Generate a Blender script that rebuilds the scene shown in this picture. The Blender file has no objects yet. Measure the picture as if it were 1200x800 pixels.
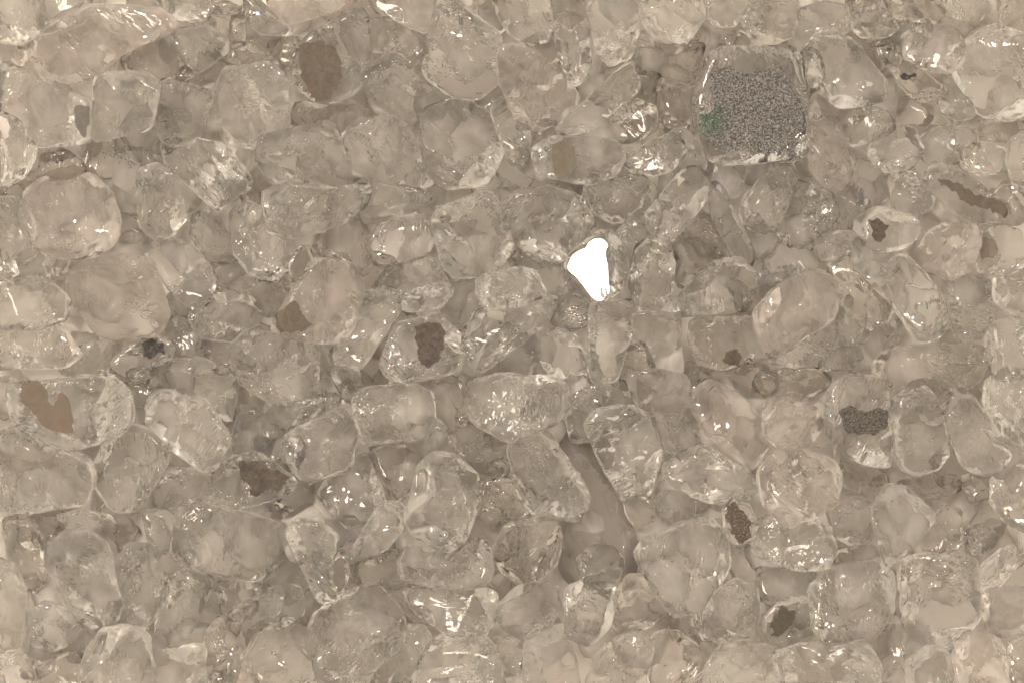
import bpy, math, random
import numpy as np
# number, layer (0 lowest .. 3 on top), look, outline in hundredths of a centimetre from the upper corner of the tray
CHIPS = [
(1,2,"broad pinkish lumpy",[(60,25),(95,5),(150,2),(185,12),(205,35),(165,52),(140,62),(112,88),(80,95),(50,85),(35,60)]),
(2,2,"broad scratched hazy",[(0,70),(20,75),(50,95),(88,110),(106,120),(108,140),(100,164),(70,168),(45,170),(20,160),(0,125)]),
(3,2,"smooth rounded square",[(112,88),(135,85),(172,85),(186,100),(186,130),(176,150),(150,162),(105,165),(100,150),(106,120)]),
(4,1,"sparkling tapered",[(185,92),(215,97),(250,107),(248,125),(240,150),(230,165),(200,170),(185,160),(188,130)]),
(5,3,"pale pillow-shaped square",[(262,82),(285,77),(315,76),(333,88),(338,115),(337,150),(325,172),(300,173),(268,168),(255,140),(253,105)]),
(6,2,"pointed clear",[(200,38),(215,25),(240,28),(265,48),(266,58),(245,75),(228,84),(218,72),(207,55)]),
(7,0,"dull sunken",[(150,52),(185,45),(200,55),(215,75),(225,90),(200,97),(180,92),(160,85),(145,80),(140,68)]),
(8,2,"glinting triangular",[(190,165),(205,158),(235,163),(262,170),(285,190),(297,212),(270,238),(255,248),(240,240),(215,220),(195,195)]),
(9,1,"upright hazy",[(132,178),(150,172),(172,178),(178,200),(175,240),(160,255),(140,250),(128,225)]),
(10,2,"streaky rounded",[(160,200),(185,193),(205,205),(215,230),(217,255),(200,272),(175,275),(160,262),(155,235)]),
(11,1,"hazy corner",[(-10,-10),(50,-10),(55,20),(40,40),(20,50),(-10,45)]),
(12,0,"small dull",[(-5,45),(20,50),(35,60),(25,75),(0,72)]),
(14,1,"plain narrow",[(185,-10),(240,-10),(250,5),(240,25),(215,25),(195,15)]),
(15,0,"greyish sunken",[(242,8),(262,0),(285,10),(285,50),(270,55),(255,40),(245,25)]),
(16,1,"curved edge-on",[(285,-5),(300,-5),(312,10),(330,25),(343,30),(335,40),(305,37),(290,25)]),
(17,3,"pale pinkish flat",[(312,-10),(312,0),(320,20),(345,24),(375,13),(405,8),(420,-10)]),
(18,1,"small grey",[(268,50),(300,45),(312,60),(310,75),(285,76),(266,72)]),
(19,2,"ridged hazy",[(-8,128),(20,140),(40,175),(30,200),(10,215),(-8,215)]),
(20,1,"dull elongated",[(45,180),(75,175),(98,195),(90,212),(60,218),(40,210)]),
(21,2,"broad pinkish rounded",[(28,225),(50,208),(75,215),(100,205),(125,225),(138,262),(130,285),(110,298),(70,300),(40,285),(25,260)]),
(22,1,"ribbed hazy",[(-8,228),(25,232),(35,265),(40,295),(20,310),(-8,310)]),
(23,1,"tiny bright-edged",[(-8,290),(12,300),(20,320),(5,328),(-8,328)]),
(24,2,"clear pear-shaped",[(345,60),(355,45),(380,30),(400,12),(418,8),(430,25),(432,50),(428,75),(412,105),(395,118),(380,122),(360,110),(343,95),(340,80)]),
(25,1,"plain flat",[(430,-10),(510,-10),(511,10),(508,28),(495,35),(470,25),(440,12)]),
(26,3,"big clear egg-shaped",[(513,10),(530,-2),(545,2),(565,18),(585,40),(590,65),(582,95),(560,112),(535,110),(510,98),(495,85),(493,65),(503,40)]),
(27,2,"glinting irregular",[(425,88),(440,68),(458,60),(480,85),(505,100),(520,120),(515,140),(490,150),(460,140),(440,130),(428,110)]),
(28,0,"dull shadowed",[(435,18),(465,28),(495,40),(500,60),(480,80),(455,60),(435,60)]),
(29,2,"bright domed frosty",[(408,155),(420,140),(445,136),(470,142),(485,160),(497,190),(507,210),(485,222),(450,215),(420,200),(402,180),(400,165)]),
(30,2,"clear lozenge-shaped",[(495,130),(520,118),(545,112),(565,125),(580,145),(590,175),(585,195),(570,215),(545,220),(520,218),(500,195),(492,160)]),
(31,0,"flat shadowed",[(345,115),(380,125),(410,115),(440,130),(430,150),(395,160),(345,150)]),
(32,1,"square hazy",[(308,160),(330,150),(390,143),(400,165),(402,190),(420,210),(400,225),(360,220),(320,215),(303,190)]),
(33,2,"glittering wedge-shaped",[(310,225),(345,212),(390,220),(430,215),(425,240),(400,262),(360,272),(335,278),(315,262)]),
(34,1,"long plain",[(402,200),(440,212),(480,222),(505,225),(500,240),(470,250),(430,252),(415,235)]),
(36,0,"small shadowed",[(312,45),(345,40),(355,50),(345,65),(340,80),(315,76)]),
(37,2,"broad pink",[(588,60),(605,55),(632,65),(650,85),(673,105),(675,120),(660,135),(635,150),(610,145),(595,120),(585,90)]),
(38,3,"tall thin clear",[(650,20),(665,12),(690,25),(696,50),(693,75),(680,95),(668,100),(660,80),(652,55)]),
(39,1,"plain blocky",[(578,-10),(640,-10),(647,25),(640,45),(620,50),(600,40),(585,20)]),
(40,1,"crackled upright",[(690,0),(715,-10),(740,-5),(755,10),(752,40),(740,65),(715,75),(700,60),(697,30)]),
(41,2,"slanted slab-like",[(740,68),(752,95),(750,105),(725,130),(690,155),(660,158),(655,145),(680,120),(705,95),(720,80)]),
(42,2,"fan-shaped pale",[(755,-10),(820,-10),(828,15),(820,35),(805,50),(785,48),(765,40),(752,15)]),
(43,0,"greyish shadowed",[(745,45),(790,52),(825,45),(820,75),(815,100),(780,95),(750,85)]),
(44,1,"upright grey-rimmed",[(772,90),(800,98),(815,100),(812,130),(808,155),(790,160),(775,150),(768,120)]),
(45,1,"plain upright curved",[(590,110),(605,120),(618,140),(622,165),(615,190),(598,192),(585,160),(575,130)]),
(46,3,"big square",[(826,72),(838,60),(900,54),(936,58),(943,66),(949,130),(948,182),(938,192),(890,188),(835,190),(820,178),(814,120)]),
(47,1,"small hazy",[(830,-10),(880,-10),(875,15),(862,28),(840,30),(828,15)]),
(48,2,"crackled pale",[(872,20),(885,-5),(930,-10),(940,15),(930,40),(905,50),(880,40)]),
(49,0,"tiny shadowed",[(845,45),(865,30),(880,40),(880,55),(860,55)]),
(50,2,"glittering arrow-shaped",[(728,185),(755,168),(785,155),(800,165),(803,180),(785,200),(765,205),(740,198)]),
(51,2,"wide clear",[(625,175),(650,160),(690,160),(720,165),(730,185),(720,205),(690,215),(655,214),(632,205)]),
(52,2,"rounded sparkly",[(690,205),(720,205),(752,205),(768,220),(766,240),(750,255),(720,260),(698,250),(685,230)]),
(53,1,"shadowed blocky",[(720,130),(745,115),(768,125),(770,150),(750,165),(720,168),(705,155)]),
(55,2,"big domed clear",[(945,55),(965,42),(1000,45),(1020,60),(1038,90),(1036,115),(1010,122),(985,125),(965,115),(950,95)]),
(56,1,"narrow dark",[(938,62),(955,60),(968,80),(965,105),(955,122),(948,130)]),
(57,2,"pinkish upright",[(955,110),(975,105),(985,125),(985,145),(990,165),(1000,200),(985,220),(965,218),(950,195),(945,150)]),
(58,1,"smooth hazy",[(935,10),(965,0),(995,5),(1000,30),(985,42),(955,45),(938,35)]),
(59,2,"small glinting",[(1000,12),(1030,5),(1045,15),(1055,30),(1040,42),(1010,42),(998,30)]),
(60,1,"wide shadowed",[(1035,-10),(1085,-10),(1110,10),(1100,25),(1070,25),(1050,20)]),
(61,2,"plain smooth",[(1100,-10),(1150,-10),(1165,5),(1150,22),(1120,20)]),
(62,1,"shadowed corner",[(1170,-10),(1210,-10),(1210,45),(1190,35),(1175,20)]),
(63,2,"slanted dark-spotted",[(1027,55),(1045,55),(1065,70),(1085,80),(1100,90),(1115,105),(1100,115),(1075,118),(1060,105),(1045,85)]),
(64,1,"broad smooth",[(1060,40),(1085,28),(1120,30),(1135,50),(1130,75),(1110,85),(1080,78),(1062,65)]),
(65,2,"very broad clear",[(1115,60),(1135,40),(1165,30),(1195,40),(1210,60),(1210,125),(1185,138),(1155,132),(1140,110),(1120,85)]),
(66,1,"small plain",[(1105,105),(1130,100),(1142,115),(1145,135),(1125,140),(1105,130)]),
(67,1,"crumbled hazy",[(990,130),(1020,122),(1045,130),(1050,150),(1030,165),(1000,170),(985,155)]),
(68,2,"glittering clear",[(1025,160),(1050,145),(1075,150),(1085,175),(1070,195),(1040,200),(1020,185)]),
(69,1,"speckly dull",[(1080,160),(1110,145),(1145,150),(1150,175),(1120,190),(1090,190)]),
(70,1,"small dull",[(1130,170),(1160,165),(1180,175),(1180,200),(1150,205),(1130,195)]),
(71,2,"upright pale",[(1185,165),(1210,150),(1210,230),(1190,215),(1182,190)]),
(72,0,"flat shadowed",[(1150,140),(1185,138),(1210,140),(1210,155),(1180,165),(1150,160)]),
(73,1,"plain upright",[(1005,190),(1030,180),(1045,200),(1045,230),(1025,245),(1005,235)]),
(74,2,"small ridged",[(222,255),(235,248),(255,255),(268,275),(275,300),(260,310),(240,300),(225,280)]),
(75,2,"frosty oval",[(270,250),(290,238),(312,245),(325,265),(340,290),(335,315),(315,328),(290,318),(275,295)]),
(76,2,"very broad pinkish glittering",[(80,320),(110,298),(145,295),(175,305),(190,330),(195,365),(180,390),(150,400),(115,395),(90,370),(75,345)]),
(77,1,"broad hazy",[(155,285),(185,265),(215,280),(240,305),(250,330),(240,355),(215,360),(195,340),(175,305)]),
(78,2,"smooth fan-shaped",[(-8,338),(40,322),(60,330),(78,350),(72,375),(40,385),(-8,385)]),
(79,2,"plain wedge-shaped",[(-8,390),(35,385),(65,375),(85,395),(92,415),(75,430),(40,432),(-8,432)]),
(81,1,"glinting blocky",[(225,355),(250,345),(280,340),(300,355),(298,385),(270,400),(235,395),(222,378)]),
(82,0,"small shadowed",[(60,305),(80,295),(75,320),(55,325)]),
(83,1,"small pinkish",[(268,335),(285,322),(300,320),(300,335),(280,345)]),
(85,3,"big pink round",[(322,370),(333,350),(348,330),(365,305),(385,300),(408,310),(424,335),(422,365),(410,390),(385,400),(355,400),(328,393),(320,380)]),
(86,3,"small grey oval",[(338,310),(350,290),(362,288),(367,305),(355,325),(342,330)]),
(87,0,"broad shadowed",[(365,280),(415,252),(425,280),(435,310),(420,325),(400,305),(375,300)]),
(88,2,"plain rounded",[(430,285),(445,262),(470,255),(500,250),(510,275),(500,295),(470,308),(450,312),(435,305)]),
(89,2,"big clear round",[(515,245),(540,235),(570,225),(582,232),(590,260),(600,290),(585,315),(560,322),(535,325),(520,310),(508,280),(507,260)]),
(90,1,"crumbled dull",[(445,330),(470,312),(505,300),(525,325),(530,340),(515,360),(480,365),(455,355)]),
(91,2,"smooth long",[(425,345),(450,338),(470,345),(468,365),(455,390),(440,415),(425,430),(400,428),(390,410),(405,395),(420,370)]),
(92,2,"blocky clear",[(455,400),(465,380),(485,370),(512,370),(520,385),(540,395),(545,415),(540,435),(510,442),(475,447),(455,440),(447,425)]),
(93,0,"smooth shadowed",[(525,335),(555,328),(560,355),(545,385),(525,392),(515,370)]),
(94,2,"big facetted clear",[(560,360),(590,350),(630,345),(652,352),(645,375),(620,398),(590,415),(570,432),(555,428),(540,400),(548,378)]),
(95,2,"glinting four-sided",[(560,325),(585,315),(610,312),(630,325),(640,345),(610,358),(575,362),(560,345)]),
(96,3,"big clear domed",[(590,240),(610,225),(650,218),(675,228),(695,255),(692,275),(680,295),(650,305),(625,300),(605,285),(590,265)]),
(97,3,"clear shield-shaped",[(684,283),(700,273),(717,272),(731,290),(736,315),(726,338),(708,353),(693,346),(675,328),(663,313),(670,297)]),
(98,1,"ridged narrow",[(595,290),(625,305),(660,310),(668,330),(660,355),(635,350),(615,335),(600,315)]),
(99,3,"clear bean-shaped",[(770,240),(785,220),(800,200),(815,195),(828,208),(827,235),(815,258),(795,275),(775,280),(760,265),(757,250)]),
(100,2,"upright rounded",[(745,290),(760,280),(785,282),(790,310),(785,345),(775,360),(750,362),(738,340)]),
(101,0,"blocky shadowed",[(792,285),(820,275),(845,295),(845,315),(815,325),(800,340),(790,320)]),
(102,1,"long slanted",[(830,220),(845,215),(855,240),(870,265),(885,295),(882,310),(865,305),(850,285),(835,255)]),
(103,2,"broad arched",[(788,355),(810,325),(835,308),(865,302),(885,320),(885,345),(860,365),(830,372),(795,370)]),
(104,3,"tall rectangular clear",[(692,360),(705,353),(735,355),(750,355),(745,372),(738,390),(735,420),(725,440),(710,448),(690,445),(688,410)]),
(105,1,"rectangular hazy",[(742,370),(770,365),(797,370),(797,405),(780,418),(750,415),(738,395)]),
(107,1,"dull blocky",[(812,375),(850,370),(885,372),(890,395),(880,420),(850,432),(820,425),(810,400)]),
(108,2,"plain lozenge-shaped",[(635,395),(655,385),(675,395),(688,420),(685,440),(665,450),(645,440),(632,420)]),
(109,1,"small ridged",[(655,345),(672,338),(690,355),(688,380),(668,388),(655,372)]),
(110,3,"big pinkish leaf-shaped",[(885,365),(900,345),(920,330),(950,320),(975,325),(985,345),(975,375),(950,385),(935,400),(915,412),(895,405),(890,385)]),
(111,2,"rounded dull",[(970,315),(985,302),(1000,298),(1015,310),(1035,345),(1050,360),(1040,375),(1020,385),(1000,370),(985,345)]),
(112,3,"big clear oblong",[(1033,310),(1045,300),(1065,298),(1080,310),(1100,335),(1112,355),(1113,375),(1100,392),(1080,398),(1065,385),(1058,360),(1040,335)]),
(113,2,"smooth pinkish",[(1077,295),(1090,272),(1110,262),(1145,265),(1150,290),(1140,315),(1115,328),(1095,322),(1080,310)]),
(114,1,"rough",[(1148,275),(1175,265),(1200,270),(1205,310),(1180,320),(1150,318)]),
(115,2,"long bar-shaped",[(1090,200),(1105,193),(1130,200),(1160,220),(1185,240),(1180,255),(1150,262),(1125,250),(1100,230),(1088,215)]),
(116,2,"plain hazy",[(1015,258),(1040,245),(1075,255),(1080,275),(1060,290),(1030,296),(1013,285)]),
(117,1,"smooth plain",[(955,285),(975,272),(1000,270),(1012,285),(1010,300),(985,302),(965,305)]),
(118,2,"glinting clear",[(878,230),(890,210),(910,192),(930,190),(938,205),(925,235),(915,260),(895,275),(875,262),(870,245)]),
(119,1,"broad speckly",[(925,245),(950,215),(975,225),(985,250),(970,275),(955,290),(930,290),(918,270)]),
(120,1,"plain hazy",[(885,310),(910,285),(945,290),(960,310),(940,325),(910,330),(890,335)]),
(121,1,"hazy upright",[(1045,205),(1070,195),(1090,215),(1095,240),(1075,252),(1050,245)]),
(122,1,"streaky",[(1115,335),(1140,325),(1165,330),(1170,365),(1155,395),(1130,400),(1118,375)]),
(123,2,"pale blocky",[(1160,375),(1185,365),(1210,370),(1210,440),(1175,445),(1158,420)]),
(124,1,"dull rough",[(1168,325),(1210,318),(1210,365),(1180,362),(1168,350)]),
(125,2,"crackled clear",[(900,410),(930,402),(950,385),(975,375),(980,390),(985,405),(965,425),(930,430),(905,425)]),
(126,1,"small bright-edged",[(960,425),(985,405),(1010,402),(1015,420),(1000,432),(970,434)]),
(127,1,"small smooth",[(975,380),(990,360),(1015,370),(1025,390),(1015,402),(990,405)]),
(128,2,"broad flat",[(14,450),(45,440),(90,445),(130,443),(148,460),(152,490),(135,510),(110,520),(85,525),(55,520),(25,508),(10,475)]),
(129,2,"very broad speckly",[(-8,500),(25,510),(60,525),(95,535),(105,560),(95,590),(60,600),(20,600),(-8,590)]),
(130,1,"curved clear",[(65,425),(90,405),(120,400),(140,405),(130,440),(95,443),(70,438)]),
(131,1,"low clear",[(130,420),(145,405),(165,396),(190,396),(202,410),(194,430),(165,445),(140,442),(128,435)]),
(132,1,"broad smooth round",[(170,455),(180,435),(205,422),(235,420),(262,432),(275,450),(278,475),(270,495),(240,480),(200,460)]),
(133,3,"big pale rounded",[(172,470),(185,459),(215,458),(240,470),(258,490),(268,512),(262,535),(250,548),(235,550),(215,540),(190,522),(172,505),(168,488)]),
(134,2,"crackled upright",[(110,540),(125,515),(150,500),(172,505),(190,520),(200,535),(190,560),(175,580),(160,595),(130,598),(112,580),(103,560)]),
(135,1,"striped blocky",[(185,570),(205,550),(235,550),(250,565),(252,585),(225,600),(195,600),(182,590)]),
(136,2,"flat clear",[(250,560),(265,540),(300,530),(330,545),(348,565),(330,582),(300,592),(265,598),(252,585)]),
(137,0,"smooth shadowed",[(278,475),(300,480),(320,505),(300,540),(275,545),(270,515)]),
(138,2,"cracked bright",[(275,400),(300,390),(340,395),(370,400),(375,420),(370,445),(385,465),(365,475),(335,480),(310,465),(290,455),(275,430)]),
(139,1,"long glinting",[(300,490),(315,470),(350,470),(385,460),(400,470),(380,485),(345,500),(325,512),(305,508)]),
(140,3,"brilliant sparkling",[(332,510),(345,495),(380,480),(405,478),(418,495),(417,525),(410,550),(380,558),(355,565),(340,545),(330,525)]),
(141,1,"narrow upright",[(385,415),(395,405),(415,430),(425,455),(415,475),(400,465),(388,440)]),
(142,3,"clear rectangular",[(415,470),(425,455),(460,448),(485,450),(505,462),(510,485),(508,510),(490,516),(445,517),(425,520),(418,498)]),
(143,0,"upright shadowed",[(508,448),(540,440),(548,470),(545,500),(520,515),(510,490)]),
(144,2,"big striped",[(545,445),(565,438),(600,440),(640,440),(660,450),(665,475),(650,495),(620,508),(595,515),(570,505),(550,490),(545,465)]),
(145,1,"small dull",[(525,510),(550,500),(575,507),(600,515),(595,530),(570,540),(540,535)]),
(146,0,"triangular shadowed",[(430,525),(505,520),(500,550),(480,575),(465,590),(450,570),(440,545)]),
(147,1,"ribbed plain",[(380,565),(415,545),(430,530),(445,565),(450,590),(435,610),(405,620),(385,600),(372,580)]),
(148,3,"big pale six-sided",[(505,533),(530,535),(555,555),(562,580),(555,610),(545,630),(525,645),(505,640),(485,625),(476,605),(482,575),(490,550)]),
(149,1,"dull blocky",[(560,565),(590,562),(620,570),(640,590),(610,610),(580,620),(562,600)]),
(150,3,"big lobed",[(595,525),(615,512),(645,510),(655,530),(670,548),(688,575),(685,595),(660,605),(625,600),(605,575),(598,550)]),
(151,2,"bright upright",[(425,620),(445,590),(465,588),(475,600),(470,625),(450,645),(425,655),(405,655),(412,640)]),
(152,3,"big clear slanted",[(685,500),(700,482),(735,477),(755,485),(765,505),(775,530),(772,555),(760,580),(740,575),(730,585),(715,560),(700,530)]),
(153,0,"smooth flat taupe",[(655,505),(690,510),(720,555),(740,600),(748,640),(738,680),(695,697),(662,675),(650,630),(660,590),(660,560),(650,530)]),
(230,1,"small clear blunt",[(676,655),(694,640),(718,642),(732,656),(728,680),(708,692),(684,684)]),
(231,1,"narrow hazy",[(652,560),(668,548),(684,560),(688,590),(678,612),(660,608),(650,588)]),
(154,2,"small glinting",[(667,465),(690,452),(712,452),(713,465),(705,478),(690,485),(675,478)]),
(155,1,"hazy rounded",[(735,440),(770,433),(805,440),(810,470),(790,490),(760,485),(745,470)]),
(156,1,"plain hazy",[(770,485),(800,480),(815,500),(825,525),(800,540),(778,525)]),
(157,3,"big pink six-sided",[(808,468),(822,450),(832,443),(850,450),(875,470),(890,490),(907,510),(890,535),(880,550),(855,530),(830,510),(815,490)]),
(158,1,"broad crackled",[(780,545),(800,530),(825,520),(850,540),(880,555),(885,575),(870,590),(835,590),(800,575),(785,565)]),
(159,2,"pinkish rounded",[(895,475),(915,465),(945,470),(960,480),(962,500),(945,522),(915,525),(897,510)]),
(160,0,"long shadowed",[(885,440),(920,432),(965,432),(975,450),(950,465),(915,465),(890,460)]),
(162,0,"small shadowed",[(732,585),(750,575),(765,590),(768,610),(750,620),(735,610)]),
(164,3,"dome-topped clear",[(975,455),(995,443),(1025,443),(1040,455),(1047,480),(1045,520),(1045,545),(1010,540),(985,525),(966,505),(967,475)]),
(165,3,"upright oval",[(1045,475),(1060,460),(1085,455),(1098,470),(1108,500),(1113,530),(1100,548),(1075,555),(1055,545),(1046,515)]),
(166,2,"slanted oval",[(1110,475),(1120,458),(1140,462),(1155,485),(1175,505),(1188,530),(1175,548),(1150,555),(1130,545),(1115,520),(1108,495)]),
(167,1,"wide dull",[(1030,420),(1060,405),(1110,400),(1150,405),(1158,435),(1135,455),(1105,450),(1060,452),(1035,455)]),
(168,2,"pale glinting",[(1157,450),(1180,430),(1210,440),(1210,525),(1185,515),(1165,495),(1155,470)]),
(169,3,"big pinkish rounded",[(888,555),(905,532),(940,527),(975,540),(985,560),(978,590),(950,605),(920,605),(895,590)]),
(170,1,"small pinkish",[(980,545),(1010,545),(1040,555),(1045,570),(1020,580),(990,578)]),
(171,0,"flat shadowed",[(1050,565),(1090,558),(1120,555),(1130,575),(1100,585),(1065,580)]),
(172,1,"small dark-sided",[(1130,560),(1150,552),(1165,565),(1162,585),(1140,590)]),
(173,2,"broad upright",[(1165,560),(1190,545),(1210,550),(1210,625),(1180,610),(1165,590)]),
(174,3,"smooth five-sided",[(1022,600),(1040,570),(1065,572),(1090,590),(1098,605),(1085,630),(1065,650),(1040,665),(1030,650),(1025,625)]),
(175,2,"smooth blunt",[(978,600),(1000,585),(1025,590),(1022,610),(1025,632),(1000,640),(980,628)]),
(176,2,"smooth arched",[(-8,655),(15,665),(28,695),(28,730),(20,760),(-8,765)]),
(177,2,"S-shaped hazy",[(55,640),(75,625),(105,623),(125,640),(135,665),(140,700),(130,725),(105,735),(80,720),(60,690),(52,665)]),
(178,1,"low hazy",[(32,725),(50,705),(75,715),(95,735),(80,755),(55,765),(35,755)]),
(179,2,"upright smooth",[(135,660),(150,640),(175,640),(188,660),(195,690),(190,715),(175,735),(150,730),(140,700)]),
(180,1,"flat leaning",[(195,680),(215,665),(250,680),(235,710),(220,745),(205,758),(185,755),(180,735),(192,710)]),
(181,2,"smooth slab-like",[(100,765),(120,738),(150,735),(172,745),(175,810),(90,810)]),
(182,2,"very broad clear",[(212,598),(235,590),(265,595),(300,600),(335,615),(345,640),(325,665),(300,680),(260,675),(225,665),(205,655),(208,625)]),
(183,0,"shadowed glinting",[(250,685),(285,680),(310,690),(305,715),(280,730),(262,725)]),
(184,1,"pale ribbed",[(305,695),(330,685),(352,690),(353,720),(330,735),(305,725)]),
(185,1,"plain square",[(178,765),(205,760),(235,755),(240,810),(180,810)]),
(186,1,"dark-lined narrow",[(235,750),(255,725),(280,735),(285,760),(275,800),(245,800)]),
(187,2,"glittering rounded",[(285,770),(300,745),(335,730),(365,745),(385,780),(370,810),(300,810)]),
(188,0,"crumbled shadowed",[(165,600),(190,598),(208,610),(205,640),(190,650),(172,635)]),
(189,0,"broad shadowed",[(0,610),(35,608),(50,640),(50,680),(35,700),(20,680),(5,650)]),
(190,1,"arched plain",[(60,605),(95,598),(130,605),(135,625),(110,625),(75,622)]),
(191,1,"small pale",[(-8,770),(20,768),(35,790),(30,810),(-8,810)]),
(192,0,"flat dull",[(40,785),(65,770),(95,765),(90,810),(45,810)]),
(193,3,"U-shaped clear",[(335,625),(350,610),(375,610),(395,630),(388,655),(400,680),(405,690),(390,705),(372,705),(360,690),(352,665),(340,645)]),
(194,3,"tongue-shaped dark-rimmed",[(386,662),(398,648),(408,653),(408,678),(400,690),(390,690)]),
(195,2,"big glittering rough",[(362,725),(395,705),(425,685),(445,688),(462,710),(472,735),(465,760),(440,780),(410,800),(375,800),(365,765)]),
(196,2,"sparkling knobbly",[(470,660),(480,640),(510,640),(535,650),(555,630),(570,640),(575,665),(568,685),(540,690),(505,685),(475,682)]),
(197,3,"wide clear bowl-shaped",[(475,690),(510,685),(550,685),(580,695),(580,725),(565,742),(530,745),(505,735),(480,715)]),
(198,3,"big smooth pale",[(490,780),(505,755),(525,742),(560,742),(580,760),(590,810),(480,810)]),
(199,1,"dark rough",[(470,735),(495,735),(505,750),(490,775),(480,800),(430,810),(440,785)]),
(200,2,"round dark-centred",[(582,640),(595,615),(625,605),(650,605),(657,630),(652,660),(635,678),(605,682),(585,665)]),
(201,2,"smooth heart-shaped",[(585,710),(605,690),(635,682),(655,690),(655,715),(645,735),(620,748),(600,745),(587,730)]),
(202,2,"upright pale",[(615,755),(640,738),(665,735),(675,765),(680,810),(615,810)]),
(203,1,"narrow rough",[(575,750),(600,748),(615,760),(610,790),(590,795)]),
(204,1,"plain slanted",[(662,690),(690,680),(715,668),(728,670),(722,700),(715,735),(690,755),(665,745)]),
(205,0,"brownish shadowed",[(410,660),(440,650),(470,645),(470,690),(440,690),(420,690)]),
(206,1,"dark bright-topped",[(718,705),(735,675),(755,675),(770,690),(778,715),(765,735),(735,745),(718,735)]),
(207,2,"very broad facetted",[(745,650),(760,630),(790,615),(830,610),(855,630),(855,665),(840,695),(820,715),(790,720),(770,700),(760,675)]),
(208,2,"streaky rounded",[(810,720),(835,695),(860,680),(888,690),(890,720),(880,745),(850,755),(825,750),(812,735)]),
(209,2,"small clear",[(848,600),(860,584),(880,592),(889,615),(882,636),(865,642),(852,628)]),
(210,2,"glittering striped",[(885,615),(905,605),(950,605),(975,620),(980,640),(970,665),(935,668),(905,662),(885,650)]),
(211,1,"narrow plain",[(858,645),(880,640),(888,665),(888,690),(865,685),(855,665)]),
(212,0,"smooth flat",[(890,665),(930,668),(960,672),(950,700),(920,710),(892,705)]),
(213,2,"tilted clear",[(895,727),(918,704),(945,700),(957,720),(952,745),(922,757),(903,760)]),
(214,3,"big sparkling rounded",[(952,690),(975,668),(1010,662),(1035,660),(1048,680),(1048,715),(1030,740),(1000,755),(970,755),(955,735)]),
(215,2,"big square glinting",[(1057,665),(1080,652),(1120,650),(1145,655),(1152,690),(1150,725),(1130,750),(1115,760),(1085,755),(1062,745),(1055,710)]),
(216,2,"striped clear",[(1152,665),(1175,645),(1210,645),(1210,735),(1180,745),(1158,735),(1152,700)]),
(217,1,"dull upright",[(1095,610),(1110,590),(1130,600),(1128,640),(1105,650),(1085,645)]),
(218,1,"small dark glinting",[(1132,620),(1155,615),(1175,630),(1160,650),(1135,650)]),
(219,3,"pinkish thumb-shaped",[(1120,770),(1135,740),(1160,738),(1180,760),(1185,810),(1130,810)]),
(220,1,"plain low",[(1065,775),(1090,758),(1115,765),(1120,805),(1065,805)]),
(221,2,"smooth domed",[(828,785),(845,758),(875,752),(905,760),(920,810),(825,810)]),
(222,2,"wide speckly",[(905,770),(940,755),(980,757),(1015,755),(1030,780),(1025,810),(920,810)]),
(223,0,"dark sunken",[(1030,750),(1050,720),(1065,745),(1060,775),(1040,800),(1028,790)]),
(224,2,"ridged glinting",[(695,780),(720,750),(745,742),(765,755),(760,785),(735,810),(690,810)]),
(225,1,"dark slanted",[(765,745),(795,740),(820,760),(825,805),(760,805)]),
(226,1,"dark corner",[(1185,755),(1210,745),(1210,810),(1190,805)]),
(228,0,"shadowed low",[(985,642),(1028,640),(1032,660),(1000,668),(980,660)]),
]
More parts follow.
